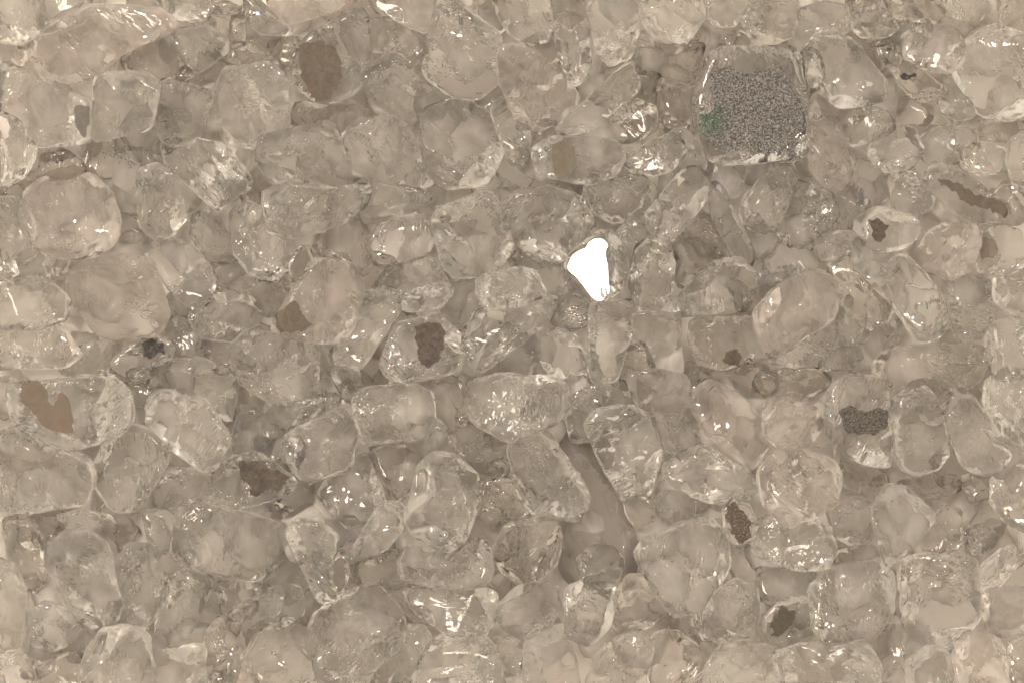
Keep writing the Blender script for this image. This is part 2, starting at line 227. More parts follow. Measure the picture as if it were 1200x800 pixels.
# coating remnants: chip number -> (kind, short name used to point at the chip, label, outline)
PATCHES = {
2:("grey","the scratched chip with the narrow brown patch","broad scratched hazy glass chip with a narrow brown patch at one end",[(86,124),(93,121),(102,126),(104,140),(98,160),(91,156),(86,148)]),
20:("faint","the dull chip with the long brown smear","dull sunken glass chip with a long faint brown smear across it",[(47,206),(60,197),(82,193),(97,196),(95,206),(78,212),(58,217),(48,213)]),
24:("brown","the chip with the tall brown patch","pear-shaped glass chip with a tall rusty brown patch covering its lower half",[(352,52),(375,48),(395,53),(400,70),(397,90),(390,110),(375,118),(362,110),(350,90)]),
46:("speckle","the big speckled chip","big square glass chip with large speckled grey mirror coating tinged green",[(838,85),(850,80),(880,82),(920,80),(935,100),(942,130),(943,165),(930,180),(900,185),(876,178),(868,166),(852,182),(835,175),(822,150),(825,138),(836,130),(834,105)]),
51:("ochre","the chip with the ochre patch","wide clear glass chip with a small oval ochre patch at its middle",[(648,168),(660,165),(672,175),(675,195),(668,207),(652,208),(646,190)]),
63:("black","the chip with the black spot","slanted glass chip with one tiny black spot near its tip",[(1058,86),(1064,83),(1073,85),(1073,89),(1066,92),(1060,90)]),
85:("brown","the pink chip with the torn brown patch","big pink rounded glass chip with a torn brown patch at its lower edge",[(340,355),(350,358),(358,375),(366,382),(350,390),(330,388),(322,373),(332,362)]),
86:("grey","the small grey oval chip","small oval glass chip coated dull grey all over its face",[(341,310),(350,294),(360,292),(363,305),(354,322),(344,327)]),
92:("dark","the chip with the upright dark brown patch","blocky clear glass chip with an upright dark brown patch",[(487,380),(505,376),(517,385),(521,405),(515,425),(500,433),(490,425),(485,400)]),
97:("mirror","the dazzling white mirror chip","shield-shaped glass chip whose mirror coating glares dazzling white",[(690,287),(698,282),(706,283),(712,290),(708,294),(708,300),(711,312),(711,325),(713,338),(709,347),(699,349),(691,341),(680,325),(667,315),(670,307),(673,300),(683,294),(688,293)]),
107:("dark","the dull chip with the small dark spot","dull blocky glass chip with a small dark blurred spot at its edge",[(846,423),(852,411),(865,406),(873,418),(868,431),(858,430)]),
114:("faint","the rough chip with the faint brown square","rough low glass chip with a faint brown square patch",[(1149,279),(1160,277),(1172,280),(1174,292),(1168,302),(1152,303)]),
115:("brown","the bar-shaped chip with the brown stripe","long bar-shaped glass chip with one brown stripe along its length",[(1097,206),(1112,208),(1140,222),(1172,236),(1184,243),(1180,252),(1160,247),(1130,232),(1105,217)]),
116:("dark","the chip with the small square brown patch","plain hazy glass chip with a small square dark brown patch",[(1020,257),(1035,256),(1044,265),(1040,280),(1032,288),(1022,278)]),
128:("tan","the chip with the heart-shaped brown patch","broad flat glass chip with a heart-shaped tan brown patch",[(22,462),(26,450),(36,444),(48,447),(54,458),(56,471),(62,476),(68,462),(73,460),(80,465),(84,485),(84,507),(70,508),(52,500),(46,493),(34,480),(25,472)]),
131:("black","the low chip with the black patch","low clear glass chip with a small grainy black patch on top",[(162,403),(178,399),(190,403),(196,412),(185,412),(174,417),(165,417)]),
136:("dark","the flat chip with the ragged brown patch","flat clear glass chip with a ragged dark brown patch",[(278,548),(282,541),(290,543),(300,543),(313,547),(325,550),(340,563),(325,575),(312,577),(300,585),(292,582),(290,576),(293,568),(284,562)]),
164:("darkspeckle","the dome-topped chip with the grainy grey patch","dome-topped glass chip with a kidney-shaped grainy grey patch",[(983,485),(989,479),(997,477),(1012,482),(1022,478),(1030,475),(1042,478),(1043,492),(1038,503),(1025,511),(1008,510),(990,504)]),
194:("grey","the small tongue-shaped chip","small tongue-shaped glass chip with a dark brownish grey face",[(389,664),(398,652),(405,656),(405,676),(399,686),(391,686)]),
209:("brownspeck","the small chip with the grainy rust patch","small clear glass chip almost covered by a grainy rust brown patch",[(850,592),(862,587),(875,598),(882,612),(880,628),(870,637),(858,625),(851,608)]),
213:("olive","the tilted chip with the olive patch","tilted clear glass chip with an olive brown patch",[(900,732),(906,726),(912,722),(918,710),(932,715),(935,730),(925,742),(905,750),(905,741)]),
}
# further chips that stand out enough to point at: number -> (short name, label)
LANDMARKS = {
3:("the smooth rounded square chip","smooth rounded square glass chip touching a narrow brown patch"),
5:("the pale pillow-shaped chip","pale pillow-shaped square glass chip standing clear on top of the pile"),
26:("the big clear egg-shaped chip","big clear egg-shaped glass chip, largest along the upper edge"),
29:("the bright domed frosty chip","bright domed frosty glass chip with a cloud of fine sparkles"),
37:("the broad pink chip","broad pink glass chip leaning against the big clear egg-shaped chip"),
38:("the tall thin clear chip","tall thin clear glass chip standing beside the broad pink chip"),
55:("the big domed chip","big domed clear glass chip next to the big speckled grey chip"),
65:("the very broad corner chip","very broad clear glass chip near the upper corner with bright triangular glints"),
76:("the glittering pinkish chip","very broad pinkish glass chip glittering all over its face"),
89:("the big clear round chip","big clear round glass chip with a bright glint near its lower side"),
99:("the bean-shaped chip","clear bean-shaped glass chip with a hollow in its side"),
104:("the tall rectangular chip","tall rectangular clear glass chip just below the dazzling white one"),
110:("the pinkish leaf-shaped chip","big pinkish leaf-shaped glass chip with frosty face"),
112:("the big clear oblong chip","big clear oblong glass chip lying aslant with a white scratch"),
133:("the big pale rounded chip","big pale rounded glass chip with small sparkles at one end"),
140:("the brilliant sparkling chip","brilliant glass chip sparkling more than any other around it"),
142:("the clear rectangular chip","clear rectangular glass chip lying level like a small brick"),
144:("the big striped chip","big glass chip with curved grey stripes inside"),
148:("the big pale six-sided chip","big pale six-sided glass chip with smooth rounded corners"),
150:("the big lobed chip","big lobed glass chip at the edge of a smooth flat hollow"),
153:("the smooth flat taupe chip","smooth flat taupe glass slab lying deep in the largest gap"),
157:("the big pink six-sided chip","big pink six-sided glass chip with finely scratched face"),
165:("the upright oval chip","upright oval glass chip beside the kidney-patched dome-topped chip"),
169:("the big pinkish rounded chip","big pinkish rounded glass chip below a pink six-sided one"),
174:("the smooth five-sided chip","smooth five-sided glass chip, plain and hazy"),
177:("the S-shaped chip","hazy S-shaped glass chip with a wavy outline"),
182:("the very broad lower chip","very broad clear glass chip with a straight long lower edge"),
193:("the U-shaped chip","clear U-shaped glass chip curling round a small dark tongue"),
195:("the big rough glittering chip","big rough glass chip glittering along a ridge"),
198:("the big smooth pale chip","big smooth pale glass chip cut by the lower edge"),
200:("the round dark-centred chip","round glass chip with a dark eye at its centre"),
207:("the very broad facetted chip","very broad facetted glass chip with many fine inner cracks"),
214:("the big sparkling rounded chip","big rounded sparkling glass chip with a clear rim"),
215:("the big square glinting chip","big square glass chip with upright white glints"),
219:("the pinkish thumb-shaped chip","pinkish thumb-shaped glass chip pointing up from the lower edge"),
}
# ---------------------------------------------------------------- scene basics (1 unit = 1 cm)
scene = bpy.context.scene
scene.unit_settings.system = 'METRIC'
scene.unit_settings.scale_length = 0.01
col = scene.collection
random.seed(7)
D_CAM = 95.0
Z_FOCUS = 1.1

def to_xy(p):
    return ((p[0] - 600) / 100.0, (400 - p[1]) / 100.0)

# ---------------------------------------------------------------- materials
def new_mat(name):
    m = bpy.data.materials.new(name)
    m.use_nodes = True
    nt = m.node_tree
    nt.nodes.clear()
    return m, nt, nt.nodes, nt.links

def glass_material(name, tint, haze, haze_col, rough, bump, even=False):
    m, nt, N, L = new_mat(name)
    out = N.new('ShaderNodeOutputMaterial')
    tc = N.new('ShaderNodeTexCoord')
    info = N.new('ShaderNodeObjectInfo')
    off = N.new('ShaderNodeVectorMath'); off.operation = 'MULTIPLY_ADD'
    comb = N.new('ShaderNodeCombineXYZ')
    for i in range(3):
        L.new(info.outputs['Random'], comb.inputs[i])
    L.new(comb.outputs[0], off.inputs[0]); off.inputs[1].default_value = (37, 61, 83)
    L.new(tc.outputs['Object'], off.inputs[2])
    # stretched wrinkles of a fractured face
    ro = N.new('ShaderNodeVectorRotate'); ro.rotation_type = 'EULER_XYZ'
    rs = N.new('ShaderNodeVectorMath'); rs.operation = 'MULTIPLY'; rs.inputs[1].default_value = (2.0, 5.0, 40.0)
    L.new(comb.outputs[0], rs.inputs[0]); L.new(rs.outputs[0], ro.inputs['Rotation']); L.new(off.outputs[0], ro.inputs['Vector'])
    st = N.new('ShaderNodeVectorMath'); st.operation = 'MULTIPLY'; st.inputs[1].default_value = (1.0, 2.4, 1.4)
    L.new(ro.outputs[0], st.inputs[0])
    n1 = N.new('ShaderNodeTexNoise'); n1.inputs['Scale'].default_value = 3.2; n1.inputs['Detail'].default_value = 1.5; n1.inputs['Roughness'].default_value = 0.5; n1.inputs['Distortion'].default_value = 1.1
    L.new(st.outputs[0], n1.inputs['Vector'])
    vo = N.new('ShaderNodeTexVoronoi'); vo.feature = 'F1'; vo.inputs['Scale'].default_value = 5.5
    L.new(off.outputs[0], vo.inputs['Vector'])
    add = N.new('ShaderNodeMath'); add.operation = 'MULTIPLY_ADD'; add.inputs[1].default_value = 0.12
    L.new(vo.outputs['Distance'], add.inputs[0]); L.new(n1.outputs[0], add.inputs[2])
    # the wrinkles come in areas, other areas stay smooth
    nm = N.new('ShaderNodeTexNoise'); nm.inputs['Scale'].default_value = 2.2; nm.inputs['Detail'].default_value = 2
    L.new(off.outputs[0], nm.inputs['Vector'])
    mr = N.new('ShaderNodeMapRange'); mr.inputs['From Min'].default_value = 0.42; mr.inputs['From Max'].default_value = 0.62
    mr.inputs['To Min'].default_value = 0.12; mr.inputs['To Max'].default_value = 1.0
    L.new(nm.outputs[0], mr.inputs['Value'])
    # hair-fine crackle, in clusters
    n4 = N.new('ShaderNodeTexNoise'); n4.inputs['Scale'].default_value = 8; n4.inputs['Detail'].default_value = 0.5; n4.inputs['Roughness'].default_value = 0.5; n4.inputs['Distortion'].default_value = 0.8
    s4 = N.new('ShaderNodeVectorMath'); s4.operation = 'MULTIPLY'; s4.inputs[1].default_value = (0.6, 3.6, 2.4)
    L.new(ro.outputs[0], s4.inputs[0]); L.new(s4.outputs[0], n4.inputs['Vector'])
    nk = N.new('ShaderNodeTexNoise'); nk.inputs['Scale'].default_value = 3.1; nk.inputs['Detail'].default_value = 2
    of2 = N.new('ShaderNodeVectorMath'); of2.operation = 'ADD'; of2.inputs[1].default_value = (7.7, 3.1, 9.2)
    L.new(off.outputs[0], of2.inputs[0]); L.new(of2.outputs[0], nk.inputs['Vector'])
    mk = N.new('ShaderNodeMapRange'); mk.inputs['From Min'].default_value = 0.52; mk.inputs['From Max'].default_value = 0.60
    mk.inputs['To Min'].default_value = 0.0; mk.inputs['To Max'].default_value = 0.42
    L.new(nk.outputs[0], mk.inputs['Value'])
    b4 = N.new('ShaderNodeBump'); b4.inputs['Distance'].default_value = 0.05
    L.new(mk.outputs[0], b4.inputs['Strength']); L.new(n4.outputs[0], b4.inputs['Height'])
    bs = N.new('ShaderNodeMath'); bs.operation = 'MULTIPLY'; bs.inputs[1].default_value = bump
    L.new(mr.outputs[0], bs.inputs[0])
    bp = N.new('ShaderNodeBump'); bp.inputs['Distance'].default_value = 0.12
    L.new(b4.outputs[0], bp.inputs['Normal'])
    L.new(bs.outputs[0], bp.inputs['Strength']); L.new(add.outputs[0], bp.inputs['Height'])
    gl = N.new('ShaderNodeBsdfGlass'); gl.inputs['IOR'].default_value = 1.5
    gl.inputs['Color'].default_value = (*tint, 1); gl.inputs['Roughness'].default_value = rough
    L.new(bp.outputs[0], gl.inputs['Normal'])
    df = N.new('ShaderNodeBsdfDiffuse'); df.inputs['Color'].default_value = (*haze_col, 1)
    L.new(bp.outputs[0], df.inputs['Normal'])
    tr = N.new('ShaderNodeBsdfTranslucent'); tr.inputs['Color'].default_value = (*haze_col, 1)
    m1 = N.new('ShaderNodeMixShader'); m1.inputs[0].default_value = 0.5
    L.new(df.outputs[0], m1.inputs[1]); L.new(tr.outputs[0], m1.inputs[2])
    # ground dust and hairline fractures make the face milky in patches
    n2 = N.new('ShaderNodeTexNoise'); n2.inputs['Scale'].default_value = 2.0; n2.inputs['Detail'].default_value = 1.5; n2.inputs['Roughness'].default_value = 0.5; n2.inputs['Distortion'].default_value = 0.3
    L.new(st.outputs[0], n2.inputs['Vector'])
    mh = N.new('ShaderNodeMapRange'); mh.inputs['From Min'].default_value = 0.34; mh.inputs['From Max'].default_value = 0.7
    mh.inputs['To Min'].default_value = haze * 0.4; mh.inputs['To Max'].default_value = min(0.95, haze * 1.7)
    if even: mh.inputs['To Min'].default_value = mh.inputs['To Max'].default_value = haze
    L.new(n2.outputs[0], mh.inputs['Value'])
    mix = N.new('ShaderNodeMixShader')
    L.new(mh.outputs[0], mix.inputs[0]); L.new(gl.outputs[0], mix.inputs[1]); L.new(m1.outputs[0], mix.inputs[2])
    L.new(mix.outputs[0], out.inputs['Surface'])
    return m

GLASS = {
    'clear':  glass_material('clear_glass', (1.0, 0.997, 0.992), 0.045, (0.90, 0.87, 0.835), 0.0, 0.13),
    'smooth': glass_material('smooth_glass', (1.0, 0.997, 0.992), 0.085, (0.90, 0.87, 0.835), 0.0, 0.06),
    'pink':   glass_material('pinkish_glass', (1.0, 0.992, 0.986), 0.11, (0.94, 0.87, 0.83), 0.0, 0.16),
    'rough':  glass_material('crackled_glass', (1.0, 0.997, 0.992), 0.05, (0.90, 0.87, 0.835), 0.0, 0.3),
    'dull':   glass_material('dull_shaded_glass', (0.99, 0.98, 0.97), 0.05, (0.80, 0.77, 0.73), 0.0, 0.14),  # darker copy for dull chips, with the shade of the gaps put in
    'slab':   glass_material('taupe_slab_glass', (0.985, 0.975, 0.965), 0.3, (0.70, 0.665, 0.63), 0.0, 0.16, True),
    'grit':   glass_material('milky_grit', (0.985, 0.975, 0.965), 0.6, (0.93, 0.905, 0.875), 0.0, 0.3),
}

def coating(name, c1, c2, scale, lo, hi, rough=0.6, metal=0.0, green=False):
    m, nt, N, L = new_mat(name)
    out = N.new('ShaderNodeOutputMaterial')
    tc = N.new('ShaderNodeTexCoord')
    n = N.new('ShaderNodeTexNoise'); n.inputs['Scale'].default_value = scale; n.inputs['Detail'].default_value = 4; n.inputs['Roughness'].default_value = 0.8; n.inputs['Distortion'].default_value = 0.4
    L.new(tc.outputs['Object'], n.inputs['Vector'])
    r = N.new('ShaderNodeMapRange'); r.inputs['From Min'].default_value = lo; r.inputs['From Max'].default_value = hi
    L.new(n.outputs[0], r.inputs['Value'])
    mx = N.new('ShaderNodeMixRGB'); mx.inputs[1].default_value = (*c1, 1); mx.inputs[2].default_value = (*c2, 1)
    L.new(r.outputs[0], mx.inputs[0])
    # rusty blotches
    n3 = N.new('ShaderNodeTexNoise'); n3.inputs['Scale'].default_value = 5.0; n3.inputs['Detail'].default_value = 3
    L.new(tc.outputs['Object'], n3.inputs['Vector'])
    r3 = N.new('ShaderNodeMapRange'); r3.inputs['From Min'].default_value = 0.45; r3.inputs['From Max'].default_value = 0.7; r3.inputs['To Max'].default_value = 0.5 if not green else 0.0
    L.new(n3.outputs[0], r3.inputs['Value'])
    m3 = N.new('ShaderNodeMixRGB'); m3.blend_type = 'MULTIPLY'; m3.inputs[2].default_value = (1.0, 0.82, 0.72, 1)
    L.new(r3.outputs[0], m3.inputs[0]); L.new(mx.outputs[0], m3.inputs[1])
    last = m3
    if green:   # verdigris at the corner of the coating
        sep = N.new('ShaderNodeVectorMath'); sep.operation = 'DISTANCE'; sep.inputs[1].default_value = (-0.50, -0.16, 0.4)
        L.new(tc.outputs['Object'], sep.inputs[0])
        rg = N.new('ShaderNodeMapRange'); rg.inputs['From Min'].default_value = 0.06; rg.inputs['From Max'].default_value = 0.30; rg.inputs['To Min'].default_value = 0.75; rg.inputs['To Max'].default_value = 0.0
        L.new(sep.outputs['Value'], rg.inputs['Value'])
        mg = N.new('ShaderNodeMixRGB'); mg.blend_type = 'MULTIPLY'; mg.inputs[2].default_value = (0.22, 0.62, 0.36, 1)
        L.new(rg.outputs[0], mg.inputs[0]); L.new(last.outputs[0], mg.inputs[1])
        last = mg
    b = N.new('ShaderNodeBsdfPrincipled')
    L.new(last.outputs[0], b.inputs['Base Color'])
    b.inputs['Roughness'].default_value = rough; b.inputs['Metallic'].default_value = metal
    bp = N.new('ShaderNodeBump'); bp.inputs['Strength'].default_value = 0.0 if metal else 0.12; bp.inputs['Distance'].default_value = 0.01
    L.new(n.outputs[0], bp.inputs['Height']); L.new(bp.outputs[0], b.inputs['Normal'])
    L.new(b.outputs[0], out.inputs['Surface'])
    return m

COAT = {  # the dark room mirrored in the coating is put into the dark colours
    'brown':      coating('brown_backing_coat', (0.070, 0.057, 0.045), (0.136, 0.109, 0.086), 9, 0.35, 0.7),
    'faint':      coating('faint_brown_stain', (0.131, 0.110, 0.090), (0.201, 0.168, 0.139), 9, 0.35, 0.7),
    'tan':        coating('tan_backing_coat', (0.116, 0.095, 0.072), (0.162, 0.130, 0.101), 5, 0.35, 0.7),
    'ochre':      coating('ochre_backing_coat', (0.105, 0.088, 0.066), (0.16, 0.136, 0.105), 8, 0.35, 0.7),
    'olive':      coating('olive_backing_coat', (0.046, 0.038, 0.027), (0.090, 0.076, 0.054), 12, 0.35, 0.7),
    'dark':       coating('dark_brown_backing_coat', (0.035, 0.028, 0.022), (0.111, 0.087, 0.068), 14, 0.4, 0.68),
    'black':      coating('black_backing_coat', (0.012, 0.011, 0.010), (0.09, 0.078, 0.066), 26, 0.48, 0.68),
    'grey':       coating('grey_backing_coat', (0.10, 0.092, 0.080), (0.16, 0.146, 0.126), 10, 0.35, 0.7),
    'brownspeck': coating('rust_speckled_coating', (0.030, 0.023, 0.018), (0.171, 0.125, 0.097), 40, 0.42, 0.66),
    'darkspeckle': coating('grainy_grey_coating', (0.022, 0.020, 0.018), (0.17, 0.152, 0.134), 50, 0.44, 0.64),
    'speckle':    coating('speckled_mirror_coating', (0.020, 0.019, 0.019), (0.33, 0.315, 0.298), 48, 0.45, 0.65, 0.5, 0.0, True),
    'mirror':     coating('bare_silver_mirror', (0.93, 0.92, 0.9), (0.93, 0.92, 0.9), 5, 0.3, 0.7, 0.03, 1.0, True),
}

def table_material():
    m, nt, N, L = new_mat('pale_board')
    out = N.new('ShaderNodeOutputMaterial'); b = N.new('ShaderNodeBsdfPrincipled')
    tc = N.new('ShaderNodeTexCoord'); n = N.new('ShaderNodeTexNoise'); n.inputs['Scale'].default_value = 3; n.inputs['Detail'].default_value = 8
    L.new(tc.outputs['Object'], n.inputs['Vector'])
    r = N.new('ShaderNodeValToRGB'); r.color_ramp.elements[0].color = (0.78, 0.75, 0.71, 1); r.color_ramp.elements[1].color = (0.86, 0.83, 0.79, 1)
    L.new(n.outputs[0], r.inputs[0]); L.new(r.outputs[0], b.inputs['Base Color']); b.inputs['Roughness'].default_value = 0.6
    L.new(b.outputs[0], out.inputs['Surface'])
    return m

# ---------------------------------------------------------------- chip geometry
def chaikin(P, n=2):
    P = np.array(P, float)
    for _ in range(n):
        Q = np.roll(P, -1, 0)
        P = np.stack([0.9 * P + 0.1 * Q, 0.1 * P + 0.9 * Q], 1).reshape(-1, 2)
    return P

def radial(P, c, th):
    """distance from c to the outline P along every angle th (the far hit)"""
    A = P - c; B = np.roll(A, -1, 0); E = B - A
    d = np.stack([np.cos(th), np.sin(th)], 1)
    den = d[:, 0:1] * E[None, :, 1] - d[:, 1:2] * E[None, :, 0]
    den = np.where(np.abs(den) < 1e-12, 1e-12, den)
    t = (A[None, :, 0] * E[None, :, 1] - A[None, :, 1] * E[None, :, 0]) / den
    u = (A[None, :, 0] * d[:, 1:2] - A[None, :, 1] * d[:, 0:1]) / den
    ok = (u >= 0) & (u <= 1) & (t > 0)
    t = np.where(ok, t, 0)
    return t.max(1)

def centroid(P):
    Q = np.roll(P, -1, 0)
    a = P[:, 0] * Q[:, 1] - Q[:, 0] * P[:, 1]
    A = a.sum() / 2
    return ((P + Q) * a[:, None]).sum(0) / (6 * A), abs(A)

def straighten(P, tol):
    """drop outline points that lie almost on a straight side"""
    P = [np.array(p) for p in P]
    while len(P) > 5:
        best, bi = 1e9, -1
        for i in range(len(P)):
            a, b, c = P[i - 1], P[i], P[(i + 1) % len(P)]
            e = c - a
            h = abs(e[0] * (b - a)[1] - e[1] * (b - a)[0]) / max(np.hypot(*e), 1e-6)
            if h < best: best, bi = h, i
        if best > tol: break
        P.pop(bi)
    return np.array(P)

class Chip:
    def __init__(s, poly, seed, thick=None, rough=1.0, flat=False, p=None, nt=72, nph=34, top_n=None):
        rg = np.random.RandomState(seed)
        P = np.array([to_xy(q) for q in poly])
        s.c, s.area = centroid(P)
        P = chaikin(straighten(P, 0.085 * math.sqrt(s.area)))
        P = s.c + (P - s.c) * 1.10
        s.nt, s.nph = nt, nph
        th = np.arange(nt) / nt * 2 * np.pi
        R = np.maximum(radial(P, s.c, th), 0.03)
        size = math.sqrt(s.area)
        H = thick if thick else size * rg.uniform(0.46, 0.7)
        s.Ht = H * rg.uniform(0.42, 0.58); s.Hb = H - s.Ht
        s.H = H
        s.p = p or rg.uniform(14, 44)
        e = 1e-3
        ph = -np.cos(np.linspace(0, 1, nph) * np.pi) * (np.pi / 2) * 0.55 + np.linspace(-1, 1, nph) * (np.pi / 2) * 0.45
        ph[0] += e; ph[-1] -= e
        TH, PH = np.meshgrid(th, ph)
        dx, dy, dz = np.cos(PH) * np.cos(TH), np.cos(PH) * np.sin(TH), np.sin(PH)
        inv = (np.cos(PH) / R[None, :]) ** s.p
        # upper and lower faces, slightly tilted
        if top_n is None:
            k = 0.05 if flat else 0.3
            top_n = np.array([rg.uniform(-k, k), rg.uniform(-k, k), 1.0])
        top_n = np.array(top_n) / np.linalg.norm(top_n)
        s.top_n = top_n
        bot_n = np.array([rg.uniform(-.5, .5), rg.uniform(-.5, .5), -1.0]); bot_n /= np.linalg.norm(bot_n)
        planes = [(top_n, s.Ht * top_n[2]), (bot_n, s.Hb * -bot_n[2])]
        nf_top = 0 if flat else rg.randint(2, 7)
        for i in range(nf_top + rg.randint(5, 10)):
            up = i < nf_top
            a = rg.uniform(0.3, 1.1) if up else rg.uniform(0.25, 1.0)
            az = rg.uniform(0, 2 * np.pi)
            h = s.Ht if up else s.Hb
            Rz = R[int(az / (2 * np.pi) * nt) % nt]
            n = np.array([np.sin(a) * np.cos(az), np.sin(a) * np.sin(az), np.cos(a) * (1 if up else -1)])
            sup = Rz * np.sin(a) + h * np.cos(a)
            # never below the outline itself
            lim = (R[None, :] * (np.cos(TH[:1]) * n[0] + np.sin(TH[:1]) * n[1])).max() * 0.99
            planes.append((n, max(sup * (rg.uniform(0.55, 0.85) if up else rg.uniform(0.42, 0.78)), lim * (0.97 if up else 0.62))))
        for n, d in planes:
            q = np.maximum(dx * n[0] + dy * n[1] + dz * n[2], 0) / max(d, 1e-3)
            inv = inv + q ** (s.p if n is not top_n else max(s.p, 9))
        r = inv ** (-1 / s.p)
        # keep the outline as traced
        k = R / np.maximum((r * np.cos(PH)).max(0), 1e-3)
        kk = (np.roll(k, 1) + 2 * k + np.roll(k, -1)) / 4
        dx, dy = dx * kk[None, :], dy * kk[None, :]
        V = np.stack([r * dx, r * dy, r * dz], -1)
        # unevenness of the broken faces
        if rough > 0:
            amp = 0.0075 * rough * size / 0.8
            N = np.zeros_like(r)
            for o in range(11):
                f = (2.0 * 1.22 ** o) / max(size, 0.3)
                w = rg.normal(size=3); w /= np.linalg.norm(w)
                N += np.sin((V @ w) * f * 2.2 + rg.uniform(0, 6.3) + 0.8 * np.sin((V @ rg.normal(size=3)) * f)) / (1.16 ** o)
            N *= amp
            # shell-like ripples spreading from a point on the rim
            for _ in range(rg.randint(1, 4)):
                az = rg.uniform(0, 6.283)
                o = np.array([size * 0.55 * np.cos(az), size * 0.55 * np.sin(az), rg.uniform(-H, H) * .5])
                dist = np.linalg.norm(V - o, axis=-1) / size
                N += amp * 1.1 * np.sin(dist * rg.uniform(22, 42)) * np.exp(-(dist / rg.uniform(.25, .5)) ** 2)
            top = np.clip(dz, 0, 1)
            N *= np.where(dz > 0, (0.12 if flat else 0.55) * np.ones_like(top), 1.5)
            r = r + N
            V = np.stack([r * dx, r * dy, r * dz], -1)
        # lie tilted: slant the whole chip about its plan outline
        tl = 0.0 if (flat and p == 16) else (0.06 if flat else 0.42)
        V[..., 2] += V[..., 0] * rg.uniform(-tl, tl) + V[..., 1] * rg.uniform(-tl, tl)
        s.V = V; s.th = th
    def world_profile(s):
        """top and bottom height over a plan grid of the chip (for stacking)"""
        half = s.nph // 2
        rho = np.hypot(s.V[..., 0], s.V[..., 1])
        return rho, s.V[..., 2]
    def grid_heights(s, X, Y):
        """bottom and top z (chip space) at plan points, nan outside"""
        rho, z = s.world_profile()
        lx, ly = X - s.c[0], Y - s.c[1]
        rr = np.hypot(lx, ly); tt = np.mod(np.arctan2(ly, lx), 2 * np.pi)
        ti = np.round(tt / (2 * np.pi) * s.nt).astype(int) % s.nt
        bot = np.full(X.shape, np.nan); top = np.full(X.shape, np.nan)
        eq = np.argmax(rho, axis=0)
        for t in np.unique(ti):
            m = ti == t
            k = eq[t]
            rm = rho[k, t]
            ins = rr[m] <= rm
            b = np.interp(rr[m], np.maximum.accumulate(rho[:k + 1, t]), z[:k + 1, t])
            u = np.interp(rr[m], np.maximum.accumulate(rho[k:, t][::-1]), z[k:, t][::-1])
            bot[m] = np.where(ins, b, np.nan); top[m] = np.where(ins, u, np.nan)
        return bot, top

_topo = {}
def topo(nt, nph):
    if (nt, nph) in _topo: return _topo[(nt, nph)]
    q = []
    for i in range(nph - 1):
        for j in range(nt):
            j2 = (j + 1) % nt
            q.append((i * nt + j, i * nt + j2, (i + 1) * nt + j2, (i + 1) * nt + j))
    b, t = nph * nt, nph * nt + 1
    tr = []
    for j in range(nt):
        j2 = (j + 1) % nt
        tr.append((b, j2, j)); tr.append((t, (nph - 1) * nt + j, (nph - 1) * nt + j2))
    _topo[(nt, nph)] = (np.array(q), np.array(tr))
    return _topo[(nt, nph)]

def verts_of(ch):
    V = ch.V.reshape(-1, 3)
    b = V[:ch.nt].mean(0); t = V[-ch.nt:].mean(0)
    return np.vstack([V, b[None], t[None]])

def mesh_from(name, V, quads, tris, smooth=True):
    me = bpy.data.meshes.new(name)
    nq, ntr = len(quads), len(tris)
    me.vertices.add(len(V)); me.vertices.foreach_set('co', V.astype(np.float32).ravel())
    idx = np.concatenate([quads.ravel(), tris.ravel()]).astype(np.int32)
    me.loops.add(len(idx)); me.loops.foreach_set('vertex_index', idx)
    ls = np.concatenate([np.arange(nq) * 4, nq * 4 + np.arange(ntr) * 3]).astype(np.int32)
    me.polygons.add(nq + ntr); me.polygons.foreach_set('loop_start', ls)
    me.update(calc_edges=True)
    me.polygons.foreach_set('use_smooth', np.full(nq + ntr, smooth, bool))
    me.validate()
    return me

def link(name, me, mat, parent=None):
    o = bpy.data.objects.new(name, me)
    me.materials.append(mat)
    col.objects.link(o)
    if parent: o.parent = parent
    return o

# ---------------------------------------------------------------- the board the glass lies on
bw, bh, bt = 30.0, 24.0, 0.8
bv = np.array([(x, y, z) for z in (-bt, 0) for y in (-bh / 2, bh / 2) for x in (-bw / 2, bw / 2)], float)
bq = np.array([(4, 5, 7, 6), (0, 2, 3, 1), (0, 1, 5, 4), (2, 6, 7, 3), (0, 4, 6, 2), (1, 3, 7, 5)])
board = link('table_surface', mesh_from('table_surface', bv, bq, np.zeros((0, 3), int), False), table_material())
board['kind'] = 'structure'

# ---------------------------------------------------------------- stacking grid
CELL = 0.04
GX = np.arange(-7.0, 7.0, CELL); GY = np.arange(-5.2, 5.2, CELL)
HG = np.zeros((len(GY), len(GX)))

def rest(ch, q=93, sink=0.0):
    """lower the chip on what lies under it; returns the height of its centre"""
    P = ch.V.reshape(-1, 3)
    x0, x1 = ch.c[0] + P[:, 0].min(), ch.c[0] + P[:, 0].max()
    y0, y1 = ch.c[1] + P[:, 1].min(), ch.c[1] + P[:, 1].max()
    i0, i1 = np.searchsorted(GX, [x0, x1]); j0, j1 = np.searchsorted(GY, [y0, y1])
    X, Y = np.meshgrid(GX[i0:i1 + 1], GY[j0:j1 + 1])
    bot, top = ch.grid_heights(X, Y)
    sub = HG[j0:j0 + X.shape[0], i0:i0 + X.shape[1]]
    m = ~np.isnan(bot)
    gap = (sub - bot)[m]
    z = np.percentile(gap, q) - sink
    z = max(z, -float(np.nanmin(bot)))
    sub[m] = np.maximum(sub[m], (z + top)[m])
    return z

